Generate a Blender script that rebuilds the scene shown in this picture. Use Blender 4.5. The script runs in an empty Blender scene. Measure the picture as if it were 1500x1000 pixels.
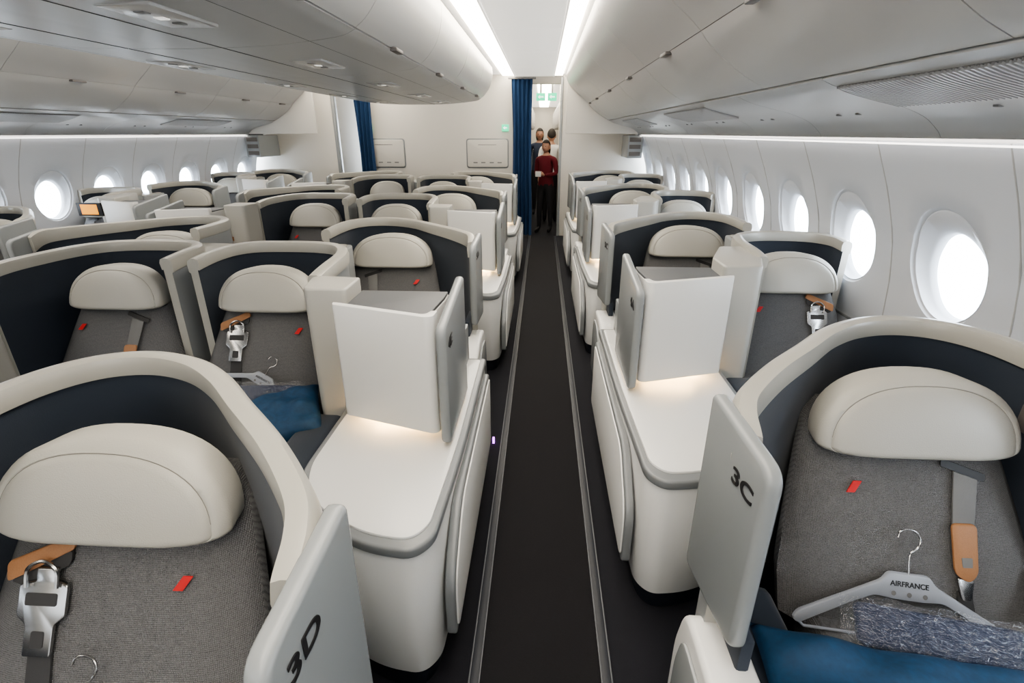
import bpy, bmesh, math, random
from mathutils import Vector, Matrix
random.seed(4)
C = bpy.context.scene.collection
R = math.radians

# ------------------------------------------------------------------ materials
def mat(name, col, rough=0.5, metal=0.0, bump=0.0, bscale=200.0, var=0.0, emis=None, estr=0.0, coat=0.0, weave=False, sheen=0.0):
    m = bpy.data.materials.new(name); m.use_nodes = True
    nt = m.node_tree; b = nt.nodes['Principled BSDF']
    b.inputs['Base Color'].default_value = (*col, 1)
    b.inputs['Roughness'].default_value = rough
    b.inputs['Metallic'].default_value = metal
    if coat: b.inputs['Coat Weight'].default_value = coat
    if sheen: b.inputs['Sheen Weight'].default_value = sheen
    if emis:
        b.inputs['Emission Color'].default_value = (*emis, 1)
        b.inputs['Emission Strength'].default_value = estr
    tc = nt.nodes.new('ShaderNodeTexCoord')
    if bump or var:
        n = nt.nodes.new('ShaderNodeTexNoise'); n.inputs['Scale'].default_value = bscale
        n.inputs['Detail'].default_value = 3
        nt.links.new(tc.outputs['Object'], n.inputs['Vector'])
        h = n.outputs['Fac']
        if weave:
            w1 = nt.nodes.new('ShaderNodeTexWave'); w1.inputs['Scale'].default_value = 90; w1.bands_direction = 'X'
            w2 = nt.nodes.new('ShaderNodeTexWave'); w2.inputs['Scale'].default_value = 90; w2.bands_direction = 'Z'
            w1.inputs['Distortion'].default_value = 2.5; w2.inputs['Distortion'].default_value = 2.5
            nt.links.new(tc.outputs['Object'], w1.inputs['Vector']); nt.links.new(tc.outputs['Object'], w2.inputs['Vector'])
            mx = nt.nodes.new('ShaderNodeMath'); mx.operation = 'MULTIPLY'
            nt.links.new(w1.outputs['Fac'], mx.inputs[0]); nt.links.new(w2.outputs['Fac'], mx.inputs[1])
            ad = nt.nodes.new('ShaderNodeMath'); ad.operation = 'ADD'
            nt.links.new(mx.outputs[0], ad.inputs[0]); nt.links.new(n.outputs['Fac'], ad.inputs[1])
            h = ad.outputs[0]
        if bump:
            bp = nt.nodes.new('ShaderNodeBump'); bp.inputs['Strength'].default_value = bump
            bp.inputs['Distance'].default_value = 0.002
            nt.links.new(h, bp.inputs['Height']); nt.links.new(bp.outputs[0], b.inputs['Normal'])
        if var:
            cr = nt.nodes.new('ShaderNodeValToRGB')
            cr.color_ramp.elements[0].position = 0.3; cr.color_ramp.elements[1].position = 0.95
            cr.color_ramp.elements[0].color = (*[c*(1-var) for c in col], 1)
            cr.color_ramp.elements[1].color = (*[min(1, c*(1+var)) for c in col], 1)
            nt.links.new(h, cr.inputs['Fac']); nt.links.new(cr.outputs[0], b.inputs['Base Color'])
    return m

M = {}
M['white'] = mat('white_plastic', (.68,.68,.67), .34, bump=.03, bscale=300)
M['shell'] = mat('shell_plastic', (.30,.315,.325), .32, bump=.04, bscale=400)
M['pillar'] = mat('pillar_plastic', (.40,.395,.37), .36, bump=.04, bscale=400)
M['rim'] = mat('rim_plastic', (.395,.385,.35), .28, bump=.03, bscale=400)
M['greyp'] = mat('door_grey', (.26,.275,.285), .26, bump=.04, bscale=500)
M['trim'] = mat('grey_trim', (.19,.20,.21), .28)
M['darktop'] = mat('dark_grey_top', (.10,.105,.115), .55, bump=.1, bscale=600)
M['navy'] = mat('navy_lining', (.018,.027,.044), .7, bump=.25, bscale=500, sheen=.15)
M['fabric'] = mat('grey_fabric', (.132,.132,.135), .9, bump=.9, bscale=300, var=.45, weave=True)
M['leather'] = mat('cream_leather', (.395,.385,.35), .38, bump=.25, bscale=350)
M['seam'] = mat('stitching', (.18,.17,.155), .7)
M['carpet'] = mat('black_carpet', (.0040,.0036,.0062), .95, bump=.5, bscale=400, var=.35)
M['carpet2'] = mat('side_carpet', (.007,.0075,.013), .95, bump=.5, bscale=400, var=.35)
M['track'] = mat('floor_track', (.09,.095,.105), .35, metal=.4)
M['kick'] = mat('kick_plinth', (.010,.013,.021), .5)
M['metal'] = mat('brushed_metal', (.45,.45,.45), .25, metal=1)
M['tan'] = mat('tan_leather', (.32,.155,.07), .55, bump=.3, bscale=300, var=.1)
M['strap'] = mat('belt_webbing', (.16,.16,.16), .7, bump=.4, bscale=700)
M['darkstrap'] = mat('dark_webbing', (.04,.04,.042), .8, bump=.4, bscale=700)
M['red'] = mat('red_tag', (.50,.012,.012), .6)
M['hanger'] = mat('hanger_plastic', (.29,.31,.35), .35)
M['black'] = mat('black_ink', (.012,.012,.014), .5)
M['blue'] = mat('blue_cloth', (.007,.048,.115), .7, bump=.4, bscale=60, var=.25)
M['pouch'] = mat('navy_pouch', (.008,.016,.048), .5, bump=.3, bscale=90)
M['curtain'] = mat('blue_curtain', (.010,.042,.115), .85, bump=.3, bscale=300)
M['bin'] = mat('bin_plastic', (.49,.485,.475), .26, bump=.03, bscale=300)
M['psu'] = mat('psu_plastic', (.41,.41,.41), .34)
M['wallp'] = mat('sidewall_plastic', (.63,.65,.69), .5, bump=.03, bscale=300)
M['bulk'] = mat('bulkhead_laminate', (.61,.585,.54), .5, bump=.03, bscale=200)
M['ceil'] = mat('ceiling_panel', (.85,.84,.82), .5, emis=(1,.95,.87), estr=.7)  # slight emission put into the panel so it looks lit by the coves
M['dark'] = mat('dark_gap', (.07,.07,.07), .8)
M['slat'] = mat('grille_grey', (.22,.22,.22), .5)
M['latch'] = mat('latch_grey', (.11,.10,.095), .4)
M['glow'] = mat('cove_light', (1,1,1), .5, emis=(1,.89,.72), estr=13)
M['glowc'] = mat('sidewall_light', (1,1,1), .5, emis=(1,.94,.88), estr=3.5)
M['warm'] = mat('warm_led', (1,.8,.5), .5, emis=(1,.64,.28), estr=70)
M['green'] = mat('green_sign', (.0,.4,.2), .5, emis=(.05,.9,.45), estr=1.3)
M['signw'] = mat('sign_white', (.9,.9,.9), .5, emis=(.8,1,.9), estr=1.5)
M['lens'] = mat('lamp_lens', (.75,.75,.72), .2, emis=(1,.96,.9), estr=.6)
M['purple'] = mat('purple_led', (.4,0,.6), .5, emis=(.6,.1,1), estr=6)
M['orange'] = mat('screen_orange', (.7,.3,.02), .5, emis=(1,.38,.02), estr=1.0)
M['scr'] = mat('screen_blue', (.1,.2,.4), .3, emis=(.35,.55,.9), estr=.8)
M['skin'] = mat('skin', (.36,.20,.14), .55)
M['hair'] = mat('dark_hair', (.012,.009,.008), .8, bump=.5, bscale=120)
M['maroon'] = mat('maroon_knit', (.11,.006,.014), .9, bump=.4, bscale=200)
M['trousers'] = mat('black_trousers', (.010,.010,.013), .85)
M['shirtw'] = mat('white_shirt', (.6,.6,.62), .8)
M['shirtn'] = mat('navy_jacket', (.02,.03,.06), .8)

def film():
    m = bpy.data.materials.new('clear_film'); m.use_nodes = True
    nt = m.node_tree; nt.nodes.clear()
    o = nt.nodes.new('ShaderNodeOutputMaterial'); t = nt.nodes.new('ShaderNodeBsdfTransparent')
    g = nt.nodes.new('ShaderNodeBsdfGlossy'); g.inputs['Roughness'].default_value = .04
    g.inputs['Color'].default_value = (.92,.94,1,1)
    x = nt.nodes.new('ShaderNodeMixShader'); x.inputs[0].default_value = .13
    n = nt.nodes.new('ShaderNodeTexNoise'); n.inputs['Scale'].default_value = 16; n.inputs['Detail'].default_value = 2
    b = nt.nodes.new('ShaderNodeBump'); b.inputs['Strength'].default_value = .8; b.inputs['Distance'].default_value = .02
    nt.links.new(n.outputs['Fac'], b.inputs['Height']); nt.links.new(b.outputs[0], g.inputs['Normal'])
    nt.links.new(t.outputs[0], x.inputs[1]); nt.links.new(g.outputs[0], x.inputs[2]); nt.links.new(x.outputs[0], o.inputs[0])
    return m
M['film'] = film()
def pane():
    m = bpy.data.materials.new('window_acrylic'); m.use_nodes = True
    nt = m.node_tree; nt.nodes.clear()
    o = nt.nodes.new('ShaderNodeOutputMaterial'); t = nt.nodes.new('ShaderNodeBsdfTransparent')
    g = nt.nodes.new('ShaderNodeBsdfGlossy'); g.inputs['Roughness'].default_value = .05
    x = nt.nodes.new('ShaderNodeMixShader'); x.inputs[0].default_value = .06
    nt.links.new(t.outputs[0], x.inputs[1]); nt.links.new(g.outputs[0], x.inputs[2]); nt.links.new(x.outputs[0], o.inputs[0])
    return m
M['pane'] = pane()

# ------------------------------------------------------------------ mesh helpers
def mk(name, verts, faces, mats, mi=None, sg=1, smooth=True, bev=0, seg=2, ang=35):
    me = bpy.data.meshes.new(name)
    vs = [(v[0]*sg, v[1], v[2]) for v in verts]
    me.from_pydata(vs, [], faces)
    if not isinstance(mats, (list, tuple)): mats = [mats]
    for m in mats: me.materials.append(M[m] if isinstance(m, str) else m)
    if mi:
        for p, i in zip(me.polygons, mi): p.material_index = i
    bm = bmesh.new(); bm.from_mesh(me)
    bmesh.ops.recalc_face_normals(bm, faces=bm.faces)
    if bev:
        es = [e for e in bm.edges if len(e.link_faces) == 2 and e.calc_face_angle(0) > R(40)]
        bmesh.ops.bevel(bm, geom=es, offset=bev, segments=seg, affect='EDGES', profile=.5, clamp_overlap=True)
    bm.to_mesh(me); bm.free()
    if smooth:
        me.shade_smooth(); me.set_sharp_from_angle(angle=R(ang))
    return me

def obj(name, me, parent=None, loc=(0,0,0), rot=(0,0,0), scl=(1,1,1)):
    o = bpy.data.objects.new(name, me); C.objects.link(o)
    o.location = loc; o.rotation_euler = rot; o.scale = scl
    if parent: o.parent = parent
    return o
def empty(name, loc=(0,0,0), rot=(0,0,0)):
    e = bpy.data.objects.new(name, None); C.objects.link(e); e.location = loc; e.rotation_euler = rot
    e.empty_display_size = .1
    return e

def box(name, x0,x1,y0,y1,z0,z1, m, bev=.01, sg=1, seg=2):
    v = [(x,y,z) for x in (x0,x1) for y in (y0,y1) for z in (z0,z1)]
    f = [(0,1,3,2),(4,6,7,5),(0,4,5,1),(2,3,7,6),(0,2,6,4),(1,5,7,3)]
    return mk(name, v, f, m, sg=sg, bev=bev, seg=seg)

def rpoly(poly, rad, seg=6):
    out = []; n = len(poly)
    for i in range(n):
        p = Vector(poly[i]); a = Vector(poly[i-1]); b = Vector(poly[(i+1) % n])
        r = rad[i] if isinstance(rad, (list,tuple)) else rad
        if r <= 0: out.append(tuple(p)); continue
        da = (a-p); db = (b-p)
        r = min(r, da.length*.49, db.length*.49)
        A = p+da.normalized()*r; B = p+db.normalized()*r
        for k in range(seg+1):
            t = k/seg
            q = A*(1-t)**2 + p*2*t*(1-t) + B*t*t
            out.append(tuple(q))
    return out

def slab(name, poly, axis, a, b, m, bev=.004, sg=1, mtop=None, seg=2, shear=0.0, y0=0.0):
    n = len(poly)
    def P(q, h):
        if axis=='x': return (h+shear*(y0-q[0]),q[0],q[1])
        return {'z': (q[0],q[1],h), 'y': (q[0],h,q[1])}[axis]
    v = [P(q,a) for q in poly]+[P(q,b) for q in poly]
    f = [tuple(range(n)), tuple(range(n,2*n))]+[(i,(i+1)%n,n+(i+1)%n,n+i) for i in range(n)]
    if mtop:
        return mk(name, v, f, [m, mtop], [0,1]+[0]*n, sg=sg, bev=bev, seg=seg)
    return mk(name, v, f, m, sg=sg, bev=bev, seg=seg)

def catmull(pts, n=8):
    P = [Vector(p) for p in pts]
    P = [P[0]*2-P[1]]+P+[P[-1]*2-P[-2]]
    out = []
    for i in range(1, len(P)-2):
        for k in range(n):
            t = k/n
            out.append(.5*((2*P[i])+(P[i+1]-P[i-1])*t+(2*P[i-1]-5*P[i]+4*P[i+1]-P[i+2])*t*t+(3*P[i]-P[i-1]-3*P[i+1]+P[i+2])*t**3))
    out.append(P[-2].copy())
    return out

def sweep(name, path, secf, mats, mi, sg=1, cap=True):
    n = len(path); V = []; F = []; MI = []
    K = None
    for i, p in enumerate(path):
        d = (path[min(i+1,n-1)]-path[max(i-1,0)]).normalized()
        nv = Vector((-d[1], d[0]))
        sec = secf(i/(n-1)); K = len(sec)
        for o, z in sec:
            V.append((p[0]+nv[0]*o, p[1]+nv[1]*o, z))
    for i in range(n-1):
        for k in range(K):
            F.append((i*K+k, i*K+(k+1)%K, (i+1)*K+(k+1)%K, (i+1)*K+k)); MI.append(mi[k])
    if cap:
        F.append(tuple(range(K))); MI.append(1); F.append(tuple((n-1)*K+k for k in range(K))); MI.append(1)
    return mk(name, V, F, mats, MI, sg=sg, ang=40)

def tube(name, pts, r, m, sg=1, n=8, closed=False):
    pts = [Vector(p) for p in pts]; V=[]; F=[]; L=len(pts)
    for i,p in enumerate(pts):
        if closed: d = (pts[(i+1)%L]-pts[i-1]).normalized()
        else: d = (pts[min(i+1,L-1)]-pts[max(i-1,0)]).normalized()
        a = d.cross(Vector((0.3,1,.2))).normalized(); b = d.cross(a).normalized()
        for k in range(n):
            t = 2*math.pi*k/n
            V.append(tuple(p+a*r*math.cos(t)+b*r*math.sin(t)))
    for i in range(L if closed else L-1):
        for k in range(n):
            j=(i+1)%L
            F.append((i*n+k, i*n+(k+1)%n, j*n+(k+1)%n, j*n+k))
    if not closed:
        F.append(tuple(range(n))); F.append(tuple((L-1)*n+k for k in range(n)))
    return mk(name, V, F, m, sg=sg)

# ------------------------------------------------------------------ seat parts (local: x=s outward from aisle edge, y rear +, z up)
def yb(z): return -.30-(.98-z)*.55     # front surface of the seat back

def shell_mesh(pts, zt, sg, drop0=.0, z0=.10, drop1=.0, wide=.0):
    path = catmull(pts, 7)
    def sec(t):
        h = zt - drop0*max(0, 1-t/.14)**2 - drop1*max(0,(t-.86)/.14)**2
        w = wide*max(0,1-t/.45)
        return [(0,z0),(0,h-.055-w),(-.008,h-.055-w),(-.012,h-.022-w*.6),(-.006,h-.005),(.008,h),(.028,h-.001),(.042,h-.010-w*.3),(.048,h-.030-w*.6),(.046,h-.065-w),(.038,h-.070-w),(.038,z0)]
    return sweep('shell', path, sec, ['navy','rim','shell'], [0,1,1,1,1,1,1,1,1,1,2,1], sg)

def hr_outline(hw, h, N):
    out=[]
    for i in range(N):
        t = 2*math.pi*i/N
        c, s = math.cos(t), math.sin(t)
        if s >= 0:
            x = hw*math.copysign(abs(c)**.86, c); z = h*.87*(s**.88)
        else:
            x = hw*math.copysign(abs(c)**.30, c)*(1-.03*abs(s)); z = -h*.13*(abs(s)**.80)
        out.append((x, z))
    return out
HZ, HH, HT, HY = .850, .206, .054, -.345
def headrest_mesh(cs, sg, hw=.265):
    z0,h,y0,T = HZ,HH,HY,HT
    N = 60; rings = [0,.25,.5,.7,.82,.87,.885,.90,.94,.98,1.0]
    out = hr_outline(hw,h,N)
    V=[]; F=[]
    zc = z0+h*.13
    for r in rings[1:]:
        for x,z in out:
            d = T*(1-r**3.6)**.55
            if abs(r-.885)<.006: d -= .004
            zz = z*r
            V.append((cs+x*r, y0-d-.020 + (zz)*.30, zc+zz))
    nr = len(rings)-1
    for x,z in out: V.append((cs+x*.96, y0+.045+z*.3, zc+z*.96))
    c0 = len(V); V.append((cs, y0-T-.020, zc)); V.append((cs, y0+.045, zc))
    for i in range(N): F.append((c0, i, (i+1)%N))
    for r in range(nr):
        for i in range(N): F.append((r*N+i, r*N+(i+1)%N, (r+1)*N+(i+1)%N, (r+1)*N+i))
    for i in range(N): F.append((c0+1, nr*N+(i+1)%N, nr*N+i))
    return mk('headrest', V, F, 'leather', sg=sg, ang=60)

def headrest_seam(cs, sg, hw=.265):
    z0,h,y0,T = HZ,HH,HY,HT
    pts=[]; zc=z0+h*.13; r=.885
    for x,z in hr_outline(hw,h,60)[1:30]:
        d=T*(1-r**3.6)**.55-.004
        pts.append((cs+x*r, y0-d-.020+z*r*.3, zc+z*r))
    return tube('headrest_seam', pts, .0010, 'seam', sg, 6)

def back_mesh(cs, sg, w0=.235, w1=.345):
    nz, nx = 22, 20; V=[]; F=[]; ZT=.935
    def W_(t):
        w = w0+(w1-w0)*min(1,(t/.80))**.85
        if t<.08: w -= .03*(1-t/.08)
        return w
    for j in range(nz+1):
        t=j/nz; z=ZT-t*(ZT-.43); w=W_(t)
        for i in range(nx+1):
            u=-1+2*i/nx
            puff = .075*(1-abs(u)**5)
            V.append((cs+u*w, yb(z)+.075-puff, z))
    n1=(nz+1)*(nx+1)
    for j in range(nz+1):
        t=j/nz; z=ZT-t*(ZT-.43); w=W_(t)
        for i in range(nx+1):
            u=-1+2*i/nx
            V.append((cs+u*w*.97, yb(z)+.12, z))
    W=nx+1
    for b in (0,n1):
        for j in range(nz):
            for i in range(nx):
                F.append((b+j*W+i,b+j*W+i+1,b+(j+1)*W+i+1,b+(j+1)*W+i))
    for j in range(nz):
        F.append((j*W,(j+1)*W,n1+(j+1)*W,n1+j*W)); F.append((j*W+nx,(j+1)*W+nx,n1+(j+1)*W+nx,n1+j*W+nx))
    for i in range(nx):
        F.append((i,i+1,n1+i+1,n1+i)); k=nz*W; F.append((k+i,k+i+1,n1+k+i+1,n1+k+i))
    return mk('backrest', V, F, 'fabric', sg=sg, ang=60)

def on_back(cs, p, z, off=.004):
    return (cs+p, yb(z)-off, z)

def back_quad(name, cs, pts, m, th, sg, off=.003, bev=0):
    V=[on_back(cs,p,z,off) for p,z in pts]+[on_back(cs,p,z,off+th) for p,z in pts]
    n=len(pts)
    F=[tuple(range(n)),tuple(range(n,2*n))]+[(i,(i+1)%n,n+(i+1)%n,n+i) for i in range(n)]
    return mk(name,V,F,m,sg=sg,bev=bev)

def belt_parts(cs, sg, variant):
    P=[]
    if variant==0:
        P.append(('belt_slot', back_quad('belt_slot',cs,rpoly([(.06,.825),(.17,.790),(.175,.807),(.065,.842)],.006),'black',.004,sg)))
        P.append(('belt_strap', back_quad('belt_strap',cs,[(.09,.815),(.150,.797),(.130,.67),(.075,.67)],'strap',.007,sg,off=.006,bev=.002)))
        P.append(('belt_tab', back_quad('belt_tab',cs,rpoly([(.070,.70),(.135,.70),(.130,.590),(.105,.570),(.070,.590)],.014),'tan',.010,sg,off=.012,bev=.004)))
        P.append(('tab_window', back_quad('tab_window',cs,rpoly([(.088,.628),(.115,.628),(.114,.607),(.089,.607)],.003),'strap',.002,sg,off=.0215)))
        P.append(('belt_tab_end', back_quad('belt_tab_end',cs,rpoly([(.077,.58),(.120,.577),(.110,.53),(.085,.53)],.01),'metal',.008,sg,off=.010,bev=.002)))
        P.append(('belt_lower', back_quad('belt_lower',cs,[(.080,.545),(.115,.545),(.125,.44),(.075,.44)],'darkstrap',.006,sg,off=.006)))
    else:
        q=.02
        P.append(('belt_tab', back_quad('belt_tab',cs,rpoly([(.05+q,.830),(.065+q,.852),(.20+q,.80),(.195+q,.765),(.17+q,.775)],.01),'tan',.009,sg,off=.008,bev=.003)))
        P.append(('tab_underlay', back_quad('tab_underlay',cs,rpoly([(.06+q,.825),(.19+q,.765),(.15+q,.755),(.06+q,.80)],.01),'darkstrap',.006,sg,off=.006)))
        fr=[(.080,.795),(.130,.795),(.125,.772),(.162,.765),(.162,.710),(.140,.695),(.140,.640),(.078,.640),(.078,.695),(.056,.710),(.056,.765),(.085,.772)]
        fr=[(a+q,b) for a,b in fr]
        P.append(('belt_buckle', back_quad('belt_buckle',cs,rpoly(fr,.006,3),'metal',.010,sg,off=.010,bev=.002)))
        P.append(('buckle_slot', back_quad('buckle_slot',cs,rpoly([(.075+q,.752),(.145+q,.752),(.145+q,.730),(.075+q,.730)],.004,3),'darkstrap',.003,sg,off=.0185)))
        P.append(('buckle_hole', back_quad('buckle_hole',cs,rpoly([(.095+q,.685),(.123+q,.685),(.123+q,.656),(.095+q,.656)],.004,3),'darkstrap',.003,sg,off=.0185)))
        pts=[on_back(cs,.075+q,.765,.026),on_back(cs,.078+q,.800,.03),on_back(cs,.109+q,.815,.03),on_back(cs,.140+q,.800,.03),on_back(cs,.143+q,.765,.026)]
        P.append(('buckle_ring', tube('buckle_ring',catmull(pts,6),.0040,'metal',sg,6)))
        P.append(('belt_strap', back_quad('belt_strap',cs,[(.085+q,.67),(.135+q,.67),(.13+q,.45),(.07+q,.45)],'darkstrap',.005,sg,off=.004)))
    k=.010*sg
    P.append(('red_tag', back_quad('red_tag',cs,[(-.176-k,.756),(-.154-k,.756),(-.154+k,.782),(-.176+k,.782)],'red',.002,sg)))
    return P

def seat_core(cs, sg, hw=.265):
    P=[]
    P.append(('headrest', headrest_mesh(cs,sg,hw)))
    P.append(('headrest_seam', headrest_seam(cs,sg,hw)))
    P.append(('backrest', back_mesh(cs,sg,hw-.03,.345 if hw>.26 else .325)))
    P.append(('seat_cushion', box('c',cs-.29,cs+.29,-1.08,-.50,.33,.46,'fabric',.035,sg,4)))
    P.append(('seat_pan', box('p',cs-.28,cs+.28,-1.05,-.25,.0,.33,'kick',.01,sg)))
    P.append(('back_frame', box('g',cs-.15,cs+.15,-.30,-.12,.20,.86,'navy',.01,sg)))
    return P

# -------- aisle-side seat unit
def door_shear(sg): return .10 if sg>0 else .03
def unit_aisle(sg, variant):
    P=[]; cs=.672 if sg>0 else .652
    pts=[(.105,-.68),(.115,-.61),(.155,-.53),(.27,-.39),(.41,-.25),(.53,-.13),(.65,-.045),(.78,-.01),(.895,-.045),(.965,-.15),(.985,-.32),(.985,-.50)]
    P.append(('shell', shell_mesh(pts,1.11,sg,drop0=.03,wide=.035)))
    P += seat_core(cs,sg)
    P += belt_parts(cs,sg,variant)
    poly = rpoly([(-.81,.620),(-.81,1.080),(-.545,1.110),(-.545,.61)],[.03,.045,.02,.03],6)
    P.append(('privacy_door', slab('d',poly,'x',.045,.080,'greyp',.012,sg,seg=3,shear=door_shear(sg),y0=-.545)))
    poly = rpoly([(-1.05,.09),(-1.09,.30),(-1.05,.48),(-.9,.55),(-.64,.55),(-.60,.40),(-.60,.09)],[.03,.05,.06,.05,.06,.04,.02],6)
    P.append(('side_fairing', slab('f',poly,'x',.03,.15,'white',.015,sg,seg=3)))
    poly = rpoly([(-.99,.14),(-1.03,.30),(-.99,.43),(-.86,.495),(-.68,.495),(-.65,.38),(-.65,.14)],[.03,.05,.06,.05,.04,.04,.02],5)
    P.append(('fairing_panel', slab('f',poly,'x',.020,.031,'greyp',.006,sg)))
    P.append(('armrest', box('a',.14,.30,-1.0,-.50,.12,.50,'navy',.03,sg,3)))
    P.append(('inner_armrest', box('a',.955,.985,-.95,-.5,.12,.60,'navy',.012,sg,3)))
    P.append(('door_track', box('a',.10,.13,-.80,-.58,.10,.64,'navy',.008,sg,2)))
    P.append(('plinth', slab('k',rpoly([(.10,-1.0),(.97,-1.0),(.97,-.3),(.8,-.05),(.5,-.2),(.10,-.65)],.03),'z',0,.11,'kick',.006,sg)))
    P.append(('reading_lamp', box('l',.955,.980,-.36,-.31,.90,.98,'latch',.008,sg)))
    return P

# -------- inboard / window seat unit with console
def unit_inner(sg, variant, window=False):
    P=[]
    if window:
        cs=1.005; hw=.248; fy=-.17
        pts=[(.74,-.62),(.745,-.45),(.76,-.25),(.81,-.09),(.93,-.01),(1.08,0),(1.22,-.03),(1.29,-.12),(1.305,-.24)]
    else:
        cs=1.055; hw=.240; fy=-.05
        pts=[(.70,-.62),(.705,-.45),(.73,-.22),(.80,-.07),(.93,-.01),(1.10,0),(1.25,-.02),(1.325,-.10),(1.345,-.22),(1.350,-.38)]
    P.append(('shell', shell_mesh(pts,1.115,sg,drop0=.015,drop1=.01)))
    P += seat_core(cs,sg,hw)
    P += belt_parts(cs,sg,variant)
    foot = [(.53,-.62),(.53,-1.24+fy*.6),(.47,-1.36+fy),(.36,-1.46+fy),(.20,-1.535+fy),(.07,-1.55+fy),(.02,-1.49+fy),(.0,-1.1),(.0,-.30),(.53,-.30)]
    fr = rpoly(foot,[.0,.12,.1,.12,.15,.06,.05,.2,.02,.0],6)
    P.append(('console_body', slab('b',[(x*.985+.006,y*.992-.004) for x,y in fr],'z',.09,.575,'white',.004,sg)))
    P.append(('console_trim', slab('t',fr,'z',.558,.594,'trim',.009,sg,seg=3)))
    P.append(('console_top', slab('t',[(.265+(x-.265)*.91,-.9+(y+.9)*.945) for x,y in fr],'z',.585,.602,'white',.004,sg)))
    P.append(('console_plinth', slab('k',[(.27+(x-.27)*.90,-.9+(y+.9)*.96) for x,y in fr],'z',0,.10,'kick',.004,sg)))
    def sidepoly(o):
        return rpoly([(-1.44+fy+o,.13+o),(-1.44+fy+o,.36-o*.3),(-1.24+fy+o,.535-o),(-.34-o,.535-o),(-.34-o,.13+o)],[.03,.08,.07,.03,.03],6)
    P.append(('side_panel_trim', slab('s',sidepoly(0),'x',-.018,.015,'trim',.008,sg,seg=3)))
    P.append(('side_panel', slab('s',sidepoly(.020),'x',-.024,.0,'white',.004,sg)))
    cab = rpoly([(.455,-.95),(.125,-1.055),(.10,-.78),(.10,-.70),(.455,-.70)],[.02,.05,.0,.0,0],5)
    P.append(('cabinet', slab('c',cab,'z',.665,1.055,'white',.008,sg,seg=3)))
    P.append(('cabinet_top', slab('c',[(.27+(x-.27)*.98,-.83+(y+.83)*.96) for x,y in cab],'z',1.05,1.064,'darktop',.003,sg)))
    pan=[(.478,-.945),(.470,-.972),(.112,-1.088),(.088,-1.075),(.084,-1.02),(.106,-1.02),(.120,-1.06),(.458,-.948)]
    P.append(('cabinet_front_panel', slab('c',rpoly(pan,[.008,.01,.025,.02,.004,.004,.02,.004],5),'z',.642,1.090,'white',.006,sg,seg=3)))
    P.append(('cabinet_foot', box('c',.12,.44,-.78,-.70,.59,.68,'greyp',.004,sg)))
    P.append(('console_lamp', box('c',.14,.40,-.92,-.88,.657,.666,'warm',.0,sg)))
    P.append(('rear_ledge', slab('c',rpoly([(.47,-.68),(.085,-.68),(.085,-.30),(.47,-.30)],.01),'z',.59,.78,'greyp',.01,sg)))
    poly = rpoly([(-1.13,.615),(-1.13,1.065),(-.68,1.125),(-.68,.615)],[.05,.035,.02,.02],6)
    P.append(('privacy_door', slab('d',poly,'x',.040,.074,'greyp',.012,sg,seg=3)))
    if window:
        pp=rpoly([(.484,-.80),(.655,-.80),(.72,-.62),(.735,-.35),(.60,-.35),(.484,-.62)],[.02,.03,0.02,0.02,.02,.02])
    else:
        pp=rpoly([(.484,-.80),(.655,-.80),(.690,-.62),(.66,-.60),(.484,-.62)],[.02,.03,0.02,0,0])
    P.append(('pillar', slab('p',pp,'z',.08,1.095,'pillar',.010,sg,seg=3)))
    P.append(('pillar_latch', box('l',.488,.525,-.806,-.795,.80,.835,'tan',.003,sg)))
    P.append(('aisle_armrest', box('a',.56,.72,-1.22,-.78,.10,.54,'navy',.03,sg,3)))
    e=1.36 if not window else 1.30
    P.append(('monitor_housing', slab('m',rpoly([(.86,.055),(e,.055),(e,.42),(.90,.46)],[.02,.02,.04,.04]),'z',.0,1.01,'shell',.010,sg,seg=3)))
    P.append(('housing_top', slab('m',rpoly([(.89,.075),(e-.02,.075),(e-.02,.40),(.92,.44)],[.02,.02,.04,.04]),'z',1.008,1.016,'rim',.003,sg)))
    P.append(('monitor', box('m',.92,1.27,.435,.465,.72,.94,'black',.006,sg)))
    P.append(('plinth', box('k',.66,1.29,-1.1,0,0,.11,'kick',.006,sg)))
    return P

cache={}
def place(kind, sg, edge, Y, variant, z=0):
    key=(kind,sg,variant)
    if key not in cache:
        cache[key] = unit_aisle(sg,variant) if kind=='a' else unit_inner(sg,variant,kind=='w')
    e = empty('business_class_seat',(edge,Y,z))
    for n,me in cache[key]:
        obj(n,me,e)
    return e

def text(body, size, loc, rot, m, parent, ext=.0008, sx=1.35):
    cu = bpy.data.curves.new('label_text','FONT'); cu.body=body; cu.size=size; cu.extrude=ext
    cu.align_x='CENTER'; cu.align_y='CENTER'; cu.offset=.0009
    cu.materials.append(M[m])
    o = bpy.data.objects.new('seat_label',cu); C.objects.link(o); o.location=loc; o.rotation_euler=rot
    o.scale=(sx,.92,1)
    if parent: o.parent=parent
    return o

EL, ER = -.262, .35
FL, WL = -3.13, -3.47
D_Y = [1.19, 3.56, 5.93, 8.25]
E_Y = [2.66, 5.03, 7.40]
C_Y = [1.60, 3.97, 6.34, 8.60]
A_Y = [3.12, 5.48, 7.80]
rt = (R(90),0,R(90)); lt=(R(90),0,R(-90))
sD, sC = door_shear(-1), door_shear(1)
for i,y in enumerate(D_Y):
    e=place('a',-1,-.252 if i==0 else -.30,y,1 if i==0 else 0)
    yy=-.728
    text('%dD'%(3+2*i),.056,(-(.0436+sD*(-.545-yy)),yy,1.015),(R(90),0,R(90)-math.atan(sD)),'black',e)
    place('a',1,FL,y,i%2)
for i,y in enumerate(E_Y):
    e=place('i',-1,EL,y,1 if i==0 else 0)
    text('%dE'%(4+2*i),.058,(-.0382,-1.05,.990),rt,'black',e,sx=1.3)
    place('i',1,FL,y,0)
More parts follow.
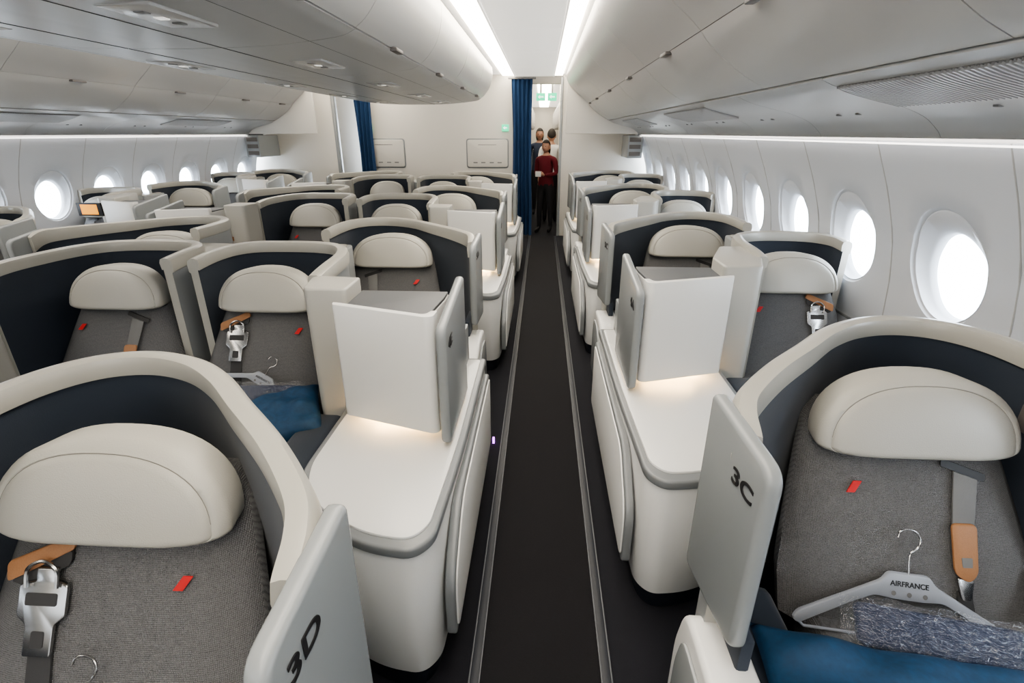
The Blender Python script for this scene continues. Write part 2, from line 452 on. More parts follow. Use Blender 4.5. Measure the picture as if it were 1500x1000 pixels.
for i,y in enumerate(C_Y):
    e=place('a',1,ER,y,0)
    yy=-.735
    text('%dC'%(3+2*i),.056,(.0434+sC*(-.545-yy),yy,.995),(R(90),0,R(-90)+math.atan(sC)),'black',e)
    if i>0: place('a',-1,WL,y,0)
for i,y in enumerate(A_Y):
    e=place('w',1,ER,y,1)
    text('%dA'%(4+2*i),.058,(.0382,-1.05,.990),lt,'black',e,sx=1.3)
    k=place('w',-1,WL,y,0)
    if i<=1:
        obj('seat_screen',box('ss',-.86,-.62,-.815,-.80,.93,1.05,'black',.004),k)
        obj('screen_picture',box('sp',-.82,-.66,-.818,-.814,.945,1.035,'orange' if i==1 else 'scr',.0),k)

# ------------------------------------------------------------------ loose items on seats
def hanger(edge, sg, Y, cs, p0=0.0, dz=0.0, tilt=-.10, lift=0, sc=1.0):
    ct, st = math.cos(tilt), math.sin(tilt)
    X0=edge+sg*(cs+p0)
    def L(u,v,off):
        u*=sc; v*=sc
        uu=u*ct-v*st; vv=u*st+v*ct
        z=.555+dz+vv*.88
        return (X0+uu, Y+yb(z)-off-lift, z)
    e=empty('clothes_hanger',(0,0,0))
    up=[(-.235,-.085),(-.225,-.068),(-.12,-.015),(-.055,.018),(-.043,.036),(.043,.036),(.055,.018),(.12,-.015),(.225,-.068),(.235,-.085)]
    lo=[(.222,-.092),(.12,-.036),(.07,-.012),(.03,-.016),(-.03,-.016),(-.07,-.012),(-.12,-.036),(-.222,-.092)]
    poly=rpoly(up+lo,.01,3); n=len(poly)
    V=[L(u,v,.022) for u,v in poly]+[L(u,v,.032) for u,v in poly]
    F=[tuple(range(n)),tuple(range(n,2*n))]+[(i,(i+1)%n,n+(i+1)%n,n+i) for i in range(n)]
    obj('hanger_body',mk('h',V,F,'hanger',bev=.002),e)
    bar=[(-.222,-.088),(-.21,-.098),(.21,-.098),(.222,-.088)]
    obj('hanger_bar',tube('hb',[L(u,v,.027) for u,v in bar],.004,'hanger'),e)
    for u in (-.032,0.0,.032):
        pts=[L(u+.005*math.cos(a),-.003+.005*math.sin(a),.0335) for a in [k*math.pi/5 for k in range(10)]]
        obj('hanger_hole',mk('hh',pts,[tuple(range(10))],'strap'),e)
    hk=[(0,.034),(0,.065),(.003,.08),(.014,.092),(.018,.108),(.012,.122),(-.002,.127),(-.016,.122),(-.021,.108)]
    hk=[tuple(q) for q in catmull([(a,b) for a,b in hk],4)]
    obj('hanger_hook',tube('hk',[L(u*1.2,v,.027) for u,v in hk],.0026,'metal'),e)
    cu=bpy.data.curves.new('t','FONT'); cu.body='AIRFRANCE'; cu.size=.0150*sc; cu.align_x='CENTER'; cu.extrude=.0003; cu.offset=.0003; cu.materials.append(M['black'])
    o=bpy.data.objects.new('hanger_print',cu); C.objects.link(o); o.parent=e
    ex=(Vector(L(1,0,0))-Vector(L(0,0,0))).normalized(); ey=(Vector(L(0,1,0))-Vector(L(0,0,0)))
    ey=(ey-ex*ey.dot(ex)).normalized(); ez=ex.cross(ey)
    mtx=Matrix((ex,ey,ez)).transposed()
    o.location=Vector(L(0,.012,.033)); o.rotation_euler=mtx.to_euler()
    return e
hanger(ER,1,C_Y[0],.64,-.025,.0,-.10,.004,1.22)
hanger(-.252,-1,D_Y[0],.64,.03,-.020,-.12,.012,1.15)
hanger(EL,-1,E_Y[0],1.055,-.02,.01,-.45,.012)
hanger(FL,1,E_Y[0],1.055,.02,-.02,-.1,.012)

def pillow(name, loc, sx, sy, sz, rot, m):
    n=34; V=[];F=[]
    for side in (1,-1):
        for j in range(n+1):
            for i in range(n+1):
                u=-1+2*i/n; v=-1+2*j/n
                e=(max(0,1-u**4)*max(0,1-v**4))**.45
                wr=.13*math.sin(7*u+3*v)*math.sin(5*v-2*u)+.10*math.sin(13*u*v+2)+.08*math.sin(11*u-6*v)
                V.append((u*sx*(1-.06*(1-v*v)), v*sy*(1-.10*(1-u*u)), side*sz*e*(1+wr)))
    W=n+1; n1=W*W
    for b in (0,n1):
        for j in range(n):
            for i in range(n):
                F.append((b+j*W+i,b+j*W+i+1,b+(j+1)*W+i+1,b+(j+1)*W+i))
    me=mk(name,V,F,m,ang=80)
    b2=bmesh.new(); b2.from_mesh(me); bmesh.ops.remove_doubles(b2,verts=b2.verts,dist=.0005); bmesh.ops.recalc_face_normals(b2,faces=b2.faces); b2.to_mesh(me); b2.free()
    me.shade_smooth()
    return obj(name,me,None,loc,rot)
pillow('pillow',(ER+.475,C_Y[0]-.905,.525),.335,.18,.060,(R(10),0,R(-9)),'blue')
pillow('pillow',(EL-.86,E_Y[0]-.86,.53),.22,.16,.065,(R(14),R(-6),R(25)),'blue')
pillow('pillow',(FL+.97,E_Y[0]-.88,.525),.24,.17,.06,(R(12),0,R(-8)),'blue')

def pouch(X,Y,Z,rz):
    e=empty('wrapped_blanket_pack',(X,Y,Z),(R(38),0,rz))
    obj('blanket',box('b',-.175,.175,-.048,.048,-.014,.016,'pouch',.014,1,3),e)
    n=34;V=[];F=[]
    for j in range(n+1):
        for i in range(n+1):
            u=-1+2*i/n; v=-1+2*j/n
            e2=(max(0,1-u**6)*max(0,1-v**6))**.4
            V.append((u*.205,v*.064*(1+.06*math.sin(9*u)),.026*e2+.008*random.uniform(-1,1)))
    W=n+1
    for j in range(n):
        for i in range(n): F.append((j*W+i,j*W+i+1,(j+1)*W+i+1,(j+1)*W+i))
    obj('plastic_wrap',mk('w',V,F,'film',ang=12),e)
pouch(ER+.585,C_Y[0]-.715,.575,R(-11))
pouch(EL-1.0,E_Y[0]-.68,.555,R(4))

# ------------------------------------------------------------------ cabin shell
Y0, Y1 = -2.6, 8.95
XM = -1.56
def mx(x): return 2*XM-x
def strip(name, prof, y0, y1, mats, mi=None, th=.012, cap=True, bev=0):
    n=len(prof); V=[];F=[];MI=[]
    P=[Vector(p) for p in prof]; off=[]
    for i in range(n):
        d=(P[min(i+1,n-1)]-P[max(i-1,0)]).normalized(); off.append(P[i]+Vector((-d[1],d[0]))*th)
    loop=[tuple(p) for p in P]+[tuple(p) for p in reversed(off)]
    L=len(loop)
    V=[(x,y0,z) for x,z in loop]+[(x,y1,z) for x,z in loop]
    for k in range(L):
        F.append((k,(k+1)%L,L+(k+1)%L,L+k)); MI.append((mi[k] if (mi and k<n-1) else 0))
    F.append(tuple(range(L)));MI.append(0);F.append(tuple(range(L,2*L)));MI.append(0)
    return mk(name,V,F,mats,MI,ang=30,bev=bev)

obj('floor',box('floor',-5.4,2.3,Y0,20,-.08,0,'carpet2',0))
obj('carpet_runner',box('c',-.17,.235,Y0,8.9,0,.004,'carpet',0))
obj('carpet_runner',box('c',mx(.235),mx(-.17),Y0,8.9,0,.004,'carpet',0))
for X in (-.185,.245,mx(-.185),mx(.245)):
    g=empty('floor_track')
    obj('track_cover',box('t',X-.016,X+.016,Y0,8.9,0,.010,'kick',.003),g)
    obj('track_edge',box('t',X-.019,X-.014,Y0,8.9,0,.013,'track',.001),g)
    obj('track_edge',box('t',X+.014,X+.019,Y0,8.9,0,.013,'track',.001),g)

def wx(z):
    pts=[(0,1.62),(.3,1.70),(.7,1.725),(1.0,1.70),(1.2,1.66),(1.4,1.585),(1.62,1.48)]
    for (a,b),(c,d) in zip(pts,pts[1:]):
        if z<=c:
            t=(z-a)/(c-a); return b+(d-b)*t
    return pts[-1][1]
PW=.70; PH=2.17
def wall_bay(side, yc, idx):
    N=64; ZL,ZH=.70,1.62; hw=PW/2
    zc=1.135 if side>0 else 1.08
    angs=[2*math.pi*i/N for i in range(N)]
    rect=[]
    for t in angs:
        c,s=math.cos(t),math.sin(t)
        ty=hw/abs(c) if abs(c)>1e-6 else 1e9
        tz=((ZH-zc)/s if s>1e-6 else ((ZL-zc)/s if s<-1e-6 else 1e9))
        r=min(ty,tz); rect.append([c*r,zc+s*r])
    for cy,czz in ((hw,ZH),(-hw,ZH),(-hw,ZL),(hw,ZL)):
        j=min(range(N),key=lambda q:(rect[q][0]-cy)**2+(rect[q][1]-czz)**2); rect[j]=[cy,czz]
    ell=[(.218*math.cos(t),zc+.245*math.sin(t)) for t in angs]
    rings=[]
    for f in (0,.35,.7,1.0):
        rings.append([(wx(r[1]*(1-f)+e[1]*f),r[0]*(1-f)+e[0]*f,r[1]*(1-f)+e[1]*f) for r,e in zip(rect,ell)])
    def ring2(a,b,c,d):
        return [((wx(c+b*math.sin(t)))+d,a*math.cos(t),c+b*math.sin(t)) for t in angs]
    rings.append(ring2(.213,.240,zc,.008))
    rings.append(ring2(.206,.233,zc-.002,.016))
    rings.append(ring2(.199,.226,zc-.004,.012))
    rings.append(ring2(.172,.190,zc-.036,.045))
    rings.append(ring2(.160,.182,zc-.040,.052))
    rings.append(ring2(.154,.176,zc-.041,.080))
    V=[];F=[]
    for r in rings: V+=r
    for k in range(len(rings)-1):
        for i in range(N): F.append((k*N+i,k*N+(i+1)%N,(k+1)*N+(i+1)%N,(k+1)*N+i))
    if side<0: V=[(mx(x),y,z) for x,y,z in V]
    e=empty('window_%d'%idx,(0,yc,0))
    obj('window_surround',mk('ws',V,F,'wallp',ang=50),e)
    pv=ring2(.156,.178,zc-.041,.075)
    if side<0: pv=[(mx(x),y,z) for x,y,z in pv]
    obj('window_pane',mk('wp',pv,[tuple(range(N))],'pane'),e)
    zs=[ZL+(ZH-ZL)*i/10 for i in range(11)]
    V=[];F=[]
    for z in zs:
        x=wx(z)
        for dy,dx in ((-.003,0.001),(-.003,-.0015),(.003,-.0015),(.003,.001)):
            xx=x+dx; V.append((xx if side>0 else mx(xx),hw+dy,z))
    for j in range(10):
        for k in range(3): F.append((j*4+k,j*4+k+1,(j+1)*4+k+1,(j+1)*4+k))
    obj('panel_joint',mk('pj',V,F,'psu',smooth=False),e)
idx=1
nlo=int(math.floor((Y0-PH)/PW))
for side in (1,-1):
    for kk in range(nlo,10):
        yc=PH+kk*PW
        if yc-PW/2< Y0-.7 or yc+PW/2>Y1+.45: continue
        wall_bay(side,yc,idx); idx+=1
def wallpart(name,z0,z1,side,m,xo=0,ya=Y0,yb_=Y1+.4):
    zs=[z0+(z1-z0)*i/8 for i in range(9)]
    prof=[((wx(z)+xo) if side>0 else mx(wx(z)+xo),z) for z in zs]
    return strip(name,prof,ya,yb_,m,th=(-.02 if side>0 else .02))
obj('wall_right',wallpart('wall_right',0,.70,1,'wallp'))
obj('wall_left',wallpart('wall_left',0,.70,-1,'wallp'))
for s,nm in ((1,'trim_1'),(-1,'trim_2')):
    a,b=(wx(.70)-.006,wx(.70)+.004) if s>0 else (mx(wx(.7)+.004),mx(wx(.7)-.006))
    obj(nm,box(nm,a,b,Y0,Y1,.69,.705,'greyp',.002))

# overhead bins ---------------------------------------------------------
r_bin_up=[(.315,2.43),(.335,2.36),(.40,2.27),(.50,2.18),(.60,2.10),(.655,2.05)]
r_bin_lo=[(.6565,2.0475),(.70,2.00),(.78,1.935),(.88,1.870),(.96,1.830)]
r_psu=[(.966,1.822),(1.04,1.792),(1.13,1.768),(1.24,1.742),(1.34,1.705),(1.40,1.660),(1.42,1.635)]
r_psu2=[(1.423,1.632),(1.50,1.615)]
def smoothp(p,n=5): return [tuple(q) for q in catmull(p,n)]
def prof_z(prof,x):
    for (a,b),(c,d) in zip(prof,prof[1:]):
        if a<=x<=c: return b+(d-b)*(x-a)/(c-a)
    return prof[-1][1]
def side_bins(side):
    fx=(lambda p:[(x,z) for x,z in p]) if side>0 else (lambda p:[(mx(x),z) for x,z in p])
    th=.015 if side>0 else -.015
    BL=1.27; y=-2.55
    obj('bin_backing',strip('bb',fx([(x+.022,z+.022) for x,z in r_bin_up+r_bin_lo+r_psu]),Y0,8.3,'dark',th=th))
    while y<8.0:
        y2=min(y+BL,8.3)
        e=empty('overhead_bin')
        obj('bin_door',strip('bd',fx(smoothp(r_bin_up)),y+.0025,y2-.0025,'bin',th=th),e)
        obj('bin_bucket',strip('bl',fx(smoothp(r_bin_lo)),y+.0025,y2-.0025,'bin',th=th),e)
        yc=(y+y2)/2
        x0,x1=(.632,.668) if side>0 else (mx(.668),mx(.632))
        obj('bin_latch',box('la',x0,x1,yc-.07,yc+.07,2.030,2.048,'latch',.006),e)
        y=y2
    y=-2.2
    psm=smoothp(r_psu)
    while y<8.2:
        y2=min(y+.85,8.3)
        e=empty('passenger_service_panel')
        obj('psu_panel',strip('ps',fx(psm),y+.002,y2-.002,'psu',th=th),e)
        obj('psu_edge',strip('pe',fx(r_psu2),y+.002,y2-.002,'bin',th=th),e)
        for q in (.32,.47):
            zz=prof_z(psm,1.30)
            xa,xb=(1.288,1.312) if side>0 else (mx(1.312),mx(1.288))
            obj('reading_light',box('rl',xa,xb,y+q,y+q+.025,zz-.004,zz+.008,'slat',.006),e)
        y=y2
    for (ga,gb) in ((.72,2.05),(3.6,4.8),(6.1,7.2)):
        g=empty('air_grille')
        xs=[1.015+(1.235-1.015)*i/6 for i in range(7)]
        n=int((gb-ga)/.020); V=[];F=[]
        base=[(x,prof_z(psm,x)-.001) for x in xs]
        obj('grille_back',strip('gb',fx(base),ga,gb,'slat',th=.003 if side>0 else -.003),g)
        for i in range(n):
            yy=ga+.010+i*.020; b=len(V)
            for x in xs:
                z=prof_z(psm,x)-.002
                for dy,dz in ((-.005,0),(.005,0),(.004,-.008),(-.004,-.008)):
                    V.append((x if side>0 else mx(x),yy+dy,z+dz))
            for j in range(6):
                for k in range(4): F.append((b+j*4+k,b+j*4+(k+1)%4,b+(j+1)*4+(k+1)%4,b+(j+1)*4+k))
        obj('grille_slats',mk('gs',V,F,'psu',smooth=False),g)
    xa,xb=(1.445,1.475) if side>0 else (mx(1.475),mx(1.445))
    obj('sidewall_light',box('sl',xa,xb,Y0,8.3,1.608,1.614,'glowc',0))
side_bins(1); side_bins(-1)

CX=-1.65
def center_bins():
    door=[(.985,2.43),(.985,2.33),(.950,2.21),(.885,2.12),(.83,2.075)]
    low=[(.825,2.068),(.74,2.04),(.45,2.01),(.10,2.0),(0,2.0)]
    BL=1.27; y=-2.55
    ends=[]
    while y<7.3: ends.append((y,min(y+BL,7.4))); y+=BL
    obj('bin_backing',strip('cb',[(CX+x-.022,z+.022) for x,z in door+low]+[(CX-x+.022,z+.022) for x,z in reversed(door+low)],Y0,7.38,'dark',th=.01))
    for a,b in ends:
        if b-a<.1: continue
        e=empty('centre_overhead_bin')
        yc=(a+b)/2
        for s in (1,-1):
            obj('bin_door',strip('d',[(CX+s*x,z) for x,z in smoothp(door)],a+.0025,b-.0025,'bin',th=-.015*s),e)
            obj('bin_underside',strip('u',[(CX+s*x,z) for x,z in smoothp(low)],a+.0025,b-.0025,'psu',th=-.015*s),e)
            xa,xb=sorted((CX+s*.82,CX+s*.86))
            obj('bin_latch',box('l',xa,xb,yc-.07,yc+.07,2.058,2.078,'latch',.006),e)
            xa,xb=sorted((CX+s*.30,CX+s*.48))
            obj('light_cluster',box('lc',xa,xb,yc-.18,yc+.18,2.001,2.02,'bin',.008),e)
            for q in (-.09,0,.09):
                xq=CX+s*.39
                obj('lamp_lens',box('ll',xq-.018,xq+.018,yc+q-.018,yc+q+.018,1.997,2.004,'lens' if q==0 else 'slat',.006),e)
            for off in (.62,.22):
                xa,xb=sorted((CX+s*off,CX+s*(off-.004)))
                zz=2.0275 if off>.5 else 2.0035
                obj('panel_seam',box('sm',xa,xb,a+.004,b-.004,zz-.003,zz+.01,'dark',0),e)
    prof=[(x,z) for x,z in smoothp(door)]+[(x,z) for x,z in smoothp(low)]
    full=[(x,z) for x,z in prof]+[(-x,z) for x,z in reversed(prof)]
    V=[];F=[];K=len(full); rs=[(0,1.0),(.12,.985),(.22,.94),(.29,.86),(.33,.75)]
    for dy,sc in rs:
        for x,z in full: V.append((CX+x*sc,7.4+dy,2.43+(z-2.43)*sc))
    for r in range(len(rs)-1):
        for i in range(K-1): F.append((r*K+i,r*K+i+1,(r+1)*K+i+1,(r+1)*K+i))
    F.append(tuple((len(rs)-1)*K+i for i in range(K)))
    obj('bin_end_cap',mk('ec',V,F,'bin',ang=50))
center_bins()

for s in (1,-1):
    f=(lambda x:x) if s>0 else mx
    def bx(n,xa,xb,*a):
        p,q=sorted((f(xa),f(xb))); return box(n,p,q,*a)
    y=Y0
    while y<8.9:
        y2=min(y+1.27,8.94)
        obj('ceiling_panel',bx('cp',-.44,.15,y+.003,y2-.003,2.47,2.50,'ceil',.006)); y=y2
    obj('cove_light',bx('cl',-.64,-.455,Y0,8.9,2.475,2.485,'glow',0))
    obj('cove_light',bx('cl',.165,.29,Y0,8.9,2.475,2.485,'glow',0))
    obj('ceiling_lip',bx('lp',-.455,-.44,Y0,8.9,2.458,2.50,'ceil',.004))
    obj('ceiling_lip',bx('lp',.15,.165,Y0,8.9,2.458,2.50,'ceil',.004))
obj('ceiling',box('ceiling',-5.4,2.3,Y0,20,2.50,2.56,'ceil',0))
obj('fuselage_lining',strip('fr',[(1.52,1.60),(1.60,2.0),(1.2,2.52)],Y0,Y1+.4,'dark',th=-.02))
obj('fuselage_lining',strip('fl',[(mx(1.52),1.60),(mx(1.60),2.0),(mx(1.2),2.52)],Y0,Y1+.4,'dark',th=.02))
obj('wall_front',box('wf',-5.4,2.3,Y0-.06,Y0,0,2.5,'bulk',0))

# ------------------------------------------------------------------ aft bulkheads, doorway, curtains
bw=empty('wall_back')
def bb(n,*a): return obj(n,box(n,*a),bw)
bb('centre_monument',-2.93,-.34,Y1,Y1+1.6,0,2.5,'bulk',.02)
bb('side_monument',.30,1.75,Y1,Y1+1.6,0,2.5,'bulk',.02)
bb('far_monument',-5.2,mx(.30)+.0,Y1,Y1+1.6,0,2.5,'bulk',.02)
bb('door_header',-.34,.30,Y1+.2,Y1+.3,2.38,2.5,'bulk',.01)
bb('door_frame',.27,.31,Y1-.02,Y1+.1,0,2.46,'greyp',.008)
bb('door_frame',-.36,-.32,Y1-.02,Y1+.1,0,2.46,'greyp',.008)
bb('door_frame',-2.97,-2.91,Y1-.02,Y1+.1,0,2.46,'greyp',.008)
bb('door_frame',mx(.31),mx(.26),Y1-.02,Y1+.1,0,2.46,'greyp',.008)
for s in (1,-1):
    f=(lambda x:x) if s>0 else mx
    a,b=sorted((f(1.28),f(1.5)))
    bb('end_cap_panel',a,b,8.30,Y1,1.30,1.62,'greyp',.01)
    for zz in (1.36,1.46,1.56):
        p,q=sorted((f(1.30),f(1.47))); bb('vent_slot',p,q,8.292,8.302,zz-.03,zz+.03,'latch',.004)
    a,b=sorted((f(.34),f(1.5)))
    bb('bin_end_wall',a,b,8.30,8.34,1.64,2.5,'bulk',.01)
for X in (-2.62,-.90):
    g=empty('wall_mounted_panel')
    obj('panel_frame',slab('pf',rpoly([(X-.33,1.13),(X+.33,1.13),(X+.33,1.55),(X-.33,1.55)],.04),'y',Y1-.03,Y1,'bulk',.008),g)
    obj('panel_shadow_gap',slab('pf',rpoly([(X-.35,1.11),(X+.35,1.11),(X+.35,1.57),(X-.35,1.57)],.05),'y',Y1-.008,Y1,'greyp',.002),g)
    for q in (-.2,-.07,.07,.2):
        obj('panel_slot',box('s',X+q-.035,X+q+.035,Y1-.034,Y1-.028,1.19,1.21,'slat',.002),g)
    obj('panel_button',box('s',X-.15,X+.15,Y1-.034,Y1-.028,1.47,1.48,'slat',.002),g)
for X in (-2.92,-.66):
    g=empty('exit_sign'); obj('sign_plate',box('e',X,X+.11,Y1-.03,Y1,1.68,1.78,'green',.004),g)
    obj('sign_arrow',slab('a',[(X+.02,1.73),(X+.05,1.755),(X+.05,1.738),(X+.085,1.738),(X+.085,1.722),(X+.05,1.722),(X+.05,1.705)],'y',Y1-.033,Y1-.029,'signw',0),g)

def curtain(xa,xb,Y,za,zb,amp,waves,pinch=.0):
    n=120; rows=24; V=[];F=[]
    for j in range(rows+1):
        t=j/rows; z=zb+(za-zb)*t
        sq=1-pinch*math.sin(math.pi*min(1,t*1.2))
        for i in range(n+1):
            u=i/n
            x=xa+(xb-xa)*(.5+(u-.5)*sq)
            ph=u*waves*2*math.pi
            V.append((x+.012*math.sin(ph*2+t*2),Y+amp*math.sin(ph+.5*math.sin(3*t))*(.5+.5*t),z))
    W=n+1
    for j in range(rows):
        for i in range(n): F.append((j*W+i,j*W+i+1,(j+1)*W+i+1,(j+1)*W+i))
    e=empty('curtain'); obj('curtain_cloth',mk('c',V,F,'curtain',ang=80),e)
    obj('curtain_rail',box('r',xa-.05,xb+.05,Y-.02,Y+.02,zb,zb+.03,'slat',.006),e)
curtain(-.50,-.17,Y1-.14,.04,2.42,.055,5,.12)
curtain(-3.02,-2.74,Y1-.14,.04,2.30,.055,4,.15)

ac=empty('aft_cabin')
def ab(n,*a): return obj(n,box(n,*a),ac)
ab('aft_wall_left',-.75,-.70,Y1+1.6,20,0,2.5,'bulk',.01)
ab('aft_wall_right',.70,.75,Y1+1.6,20,0,2.5,'bulk',.01)
ab('aft_end_wall',-.75,.75,19.9,20,0,2.5,'bulk',.01)
for i in range(6):
    yy=10.9+i*1.4
    for s in (-1,1):
        a,b=sorted((.03+s*.30,.03+s*.67)); ab('aft_bin',a,b,yy,yy+1.38,1.75,2.3,'bin',.08)
        a,b=sorted((.03+s*.30,.03+s*.66)); ab('aft_seat_back',a,b,yy+.3,yy+.42,.3,1.15,'navy',.03); ab('aft_seat_base',a,b,yy-.2,yy+.3,.0,.45,'navy',.03)
ab('aft_ceiling_light',-.12,.18,9.3,19.5,2.485,2.498,'glow',0)
for X in (-.12,.07):
    g=empty('exit_sign'); obj('sign_plate',box('e',X,X+.15,9.45,9.48,2.15,2.27,'green',.004),g)
    obj('sign_figure',slab('a',[(X+.03,2.21),(X+.06,2.24),(X+.06,2.22),(X+.12,2.22),(X+.12,2.20),(X+.06,2.20),(X+.06,2.18)],'y',9.446,9.451,'signw',0),g)
    obj('sign_bracket',box('b',X+.06,X+.09,9.455,9.475,2.27,2.50,'greyp',0),g)

for (x,y,z) in ((-.245,2.5,.03),):
    obj('floor_led',box('led',x-.006,x+.006,y-.008,y+.008,z-.03,z+.006,'purple',.002))

# ------------------------------------------------------------------ people
def skin_mesh(nodes, edges, root, sub=2):
    me=bpy.data.meshes.new('sk'); me.from_pydata([n[0] for n in nodes],edges,[])
    o=bpy.data.objects.new('sk',me); C.objects.link(o)
    m=o.modifiers.new('s','SKIN')
    for i,nn in enumerate(nodes):
        r=nn[1]; r=r if isinstance(r,tuple) else (r,r)
        me.skin_vertices[0].data[i].radius=r
    me.skin_vertices[0].data[root].use_root=True
    m.use_smooth_shade=True
    s=o.modifiers.new('u','SUBSURF'); s.levels=sub; s.render_levels=sub
    dg=bpy.context.evaluated_depsgraph_get(); dg.update()
    out=bpy.data.meshes.new_from_object(o.evaluated_get(dg))
    bpy.data.objects.remove(o)
    return out
def person(X,Y,rz,h,top,hairlong=False,step=.08,arms='down',hold=False):
    e=empty('standing_passenger',(X,Y,0),(0,0,rz)); k=h/1.75
    def S(p): return (p[0]*k,p[1]*k,p[2]*k)
    N=[];E=[]
    def add(p,r,par=None):
        N.append((S(p),tuple(q*k for q in r) if isinstance(r,tuple) else r*k)); i=len(N)-1
        if par is not None: E.append((par,i))
        return i
    pel=add((0,0,.95),(.155,.115)); w=add((0,0,1.08),(.135,.10),pel); ch=add((0,-.01,1.27),(.165,.115),w); sh=add((0,0,1.42),(.12,.08),ch)
    nk=add((0,0,1.50),.055,sh); add((0,-.015,1.56),.052,nk)
    hands=[]
    for s in (1,-1):
        hp=add((s*.09,0,.88),(.095,.10),pel); kn=add((s*.10,-.03+s*step*.5,.50),.062,hp); an=add((s*.10,s*step,.10),.042,kn)
        t1=add((s*.105,s*step-.07,.045),(.042,.035),an); add((s*.11,s*step-.16,.035),(.042,.026),t1)
        shd=add((s*.185,0,1.40),.062,sh)
        if arms=='down':
            el=add((s*.225,.03,1.13),.046,shd); wr=add((s*.225,-.06,.89),.03,el); hands.append(((s*.225,-.07,.86),s,(0,-.25,-1)))
        else:
            el=add((s*.215,.02,1.14),.046,shd); wr=add((s*.07,-.22,1.12),.03,el); hands.append(((s*.06,-.24,1.125),s,(-s*.4,-.8,.25)))
    me=skin_mesh(N,E,0,2)
    for m_ in (top,'trousers','skin','black'): me.materials.append(M[m_])
    for p in me.polygons:
        c=p.center/k
        if c.z>1.475: i=2
        elif c.z>.93: i=0
        elif c.z>.105: i=1 if abs(c.x)<.19 else (0 if c.z>.91 else 2)
        else: i=3
        p.material_index=i
    me.shade_smooth(); obj('body',me,e)
    for (hp,s,d) in hands:
        d=Vector(d).normalized(); side=Vector((0,1,0)) if abs(d.z)>.6 else Vector((0,0,1))
        side=(side-d*side.dot(d)).normalized(); nrm=d.cross(side)
        NN=[];EE=[]
        def ad(p,r,par=None):
            NN.append((tuple((Vector(hp)+d*p[0]+side*p[1]+nrm*p[2])*k),r*k)); i=len(NN)-1
            if par is not None: EE.append((par,i))
            return i
        a=ad((-.02,0,0),.026); b=ad((.04,0,0),.032,a); c=ad((.075,0,0),.028,b)
        for off,l in ((-.03,.055),(-.010,.07),(.010,.075),(.03,.065)):
            f1=ad((.085,off,0),.009,c); f2=ad((.085+l*.55,off,.010*s),.0085,f1); ad((.085+l*.85,off,.028*s),.007,f2)
        t=ad((.03,.04,.01*s),.011,b); ad((.065,.055,.022*s),.009,t)
        hm=skin_mesh(NN,EE,0,1); hm.materials.append(M['skin']); hm.shade_smooth(); obj('hand',hm,e)
    V=[];F=[];nu,nv=28,20
    for j in range(nv+1):
        ph=math.pi*j/nv
        for i in range(nu):
            th=2*math.pi*i/nu
            x=math.sin(ph)*math.cos(th)*.076; y=math.sin(ph)*math.sin(th)*.096; z=math.cos(ph)*.118
            if z<0: x*=1-.28*(-z/.118)**1.5; y=y*(1-.12*(-z/.118)) - .008*(-z/.118)
            fr=max(0,-math.sin(th)*math.sin(ph))
            if fr>.9 and -.035<z<.012: y-=.018*(1-abs((z+.018)/.03)) if abs(x)<.016 else 0
            if fr>.8 and abs(z-.012)<.014 and .018<abs(x)<.045: y+=.006
            V.append((x*k,(y-.02)*k,(1.63+z)*k))
    for j in range(nv):
        for i in range(nu): F.append((j*nu+i,j*nu+(i+1)%nu,(j+1)*nu+(i+1)%nu,(j+1)*nu+i))
    obj('head',mk('head',V,F,'skin',ang=80),e)
    V=[];F=[]
    low=-.9 if hairlong else -.35
    for j in range(nv+1):
        for i in range(nu):
            th=2*math.pi*i/nu; back=math.sin(th)
            lim=math.acos(max(-.98,min(.98,(.50 if back<-.35 else (.50+(back+.35)/1.35*(low-.50))))))
            ph=lim*j/nv
            x=math.sin(ph)*math.cos(th)*.086; y=math.sin(ph)*math.sin(th)*.106; z=math.cos(ph)*.130
            if hairlong and back>0 and j>nv*.6: z-= .10*(j/nv-.6)/.4*back
            V.append((x*k,(y-.014)*k,(1.635+z)*k))
    for j in range(nv):
        for i in range(nu): F.append((j*nu+i,j*nu+(i+1)%nu,(j+1)*nu+(i+1)%nu,(j+1)*nu+i))
    obj('hair',mk('hair',V,F,'hair',ang=80),e)
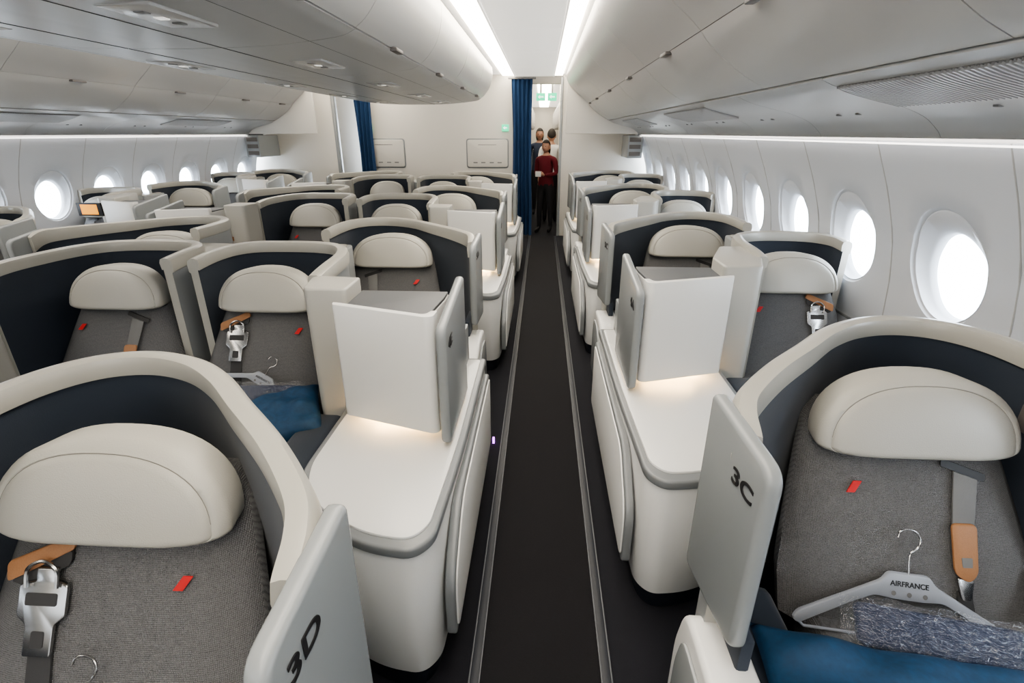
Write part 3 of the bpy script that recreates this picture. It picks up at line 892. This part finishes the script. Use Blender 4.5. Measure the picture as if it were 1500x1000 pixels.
    for s in (1,-1):
        pts=[((s*.078)*k,(-.012+.016*math.cos(a))*k,(1.625+.028*math.sin(a))*k) for a in [q*math.pi/5 for q in range(10)]]
        obj('ear',tube('ear',pts,.009*k,'skin',1,6,True),e)
        obj('eye',box('eye',(s*.030-.010)*k,(s*.030+.010)*k,-.113*k,-.104*k,1.637*k,1.647*k,'black',.003),e)
    obj('mouth',box('mouth',-.02*k,.02*k,-.113*k,-.104*k,1.577*k,1.583*k,'maroon',.002),e)
    if hold:
        obj('held_card',box('ph',-.06*k,.06*k,-.36*k,-.35*k,1.10*k,1.20*k,'white',.006),e)
    return e
person(.07,9.35,R(-25),1.54,'maroon',True,.07,'bent',True)
person(.17,10.45,R(180),1.72,'shirtw',False,.05,'down')
person(-.06,11.6,R(0),1.74,'shirtn',True,.05,'down')

# ------------------------------------------------------------------ lights
def area(name,loc,rot,sx,sy,e,col):
    l=bpy.data.lights.new(name,'AREA'); l.shape='RECTANGLE'; l.size=sx; l.size_y=sy; l.energy=e; l.color=col
    o=bpy.data.objects.new(name,l); C.objects.link(o); o.location=loc; o.rotation_euler=rot
    return o
area('aisle_ceiling_lamp',(-.14,2.5,2.455),(0,0,0),.45,9.5,42,(1,.95,.88))
area('far_aisle_ceiling_lamp',(mx(-.14),2.5,2.455),(0,0,0),.45,9.5,42,(1,.95,.88))
area('behind_camera_fill',(-1.2,Y0+.1,1.7),(R(80),0,0),3.5,1.2,34,(.90,.95,1))  # added fill light from behind the camera

w=bpy.data.worlds.new('world'); bpy.context.scene.world=w; w.use_nodes=True
bg=w.node_tree.nodes['Background']; bg.inputs[0].default_value=(.82,.91,1,1); bg.inputs[1].default_value=15
try:
    bpy.context.scene.view_settings.look='AgX - Medium High Contrast'
except Exception as ex:
    print(ex)

# ------------------------------------------------------------------ camera
cam=bpy.data.cameras.new('camera'); co=bpy.data.objects.new('camera',cam); C.objects.link(co)
cam.sensor_width=36; cam.lens=18; cam.clip_start=.02
co.location=(0,0,1.65); co.rotation_euler=(R(90-22.13),0,R(3.18))
bpy.context.scene.camera=co
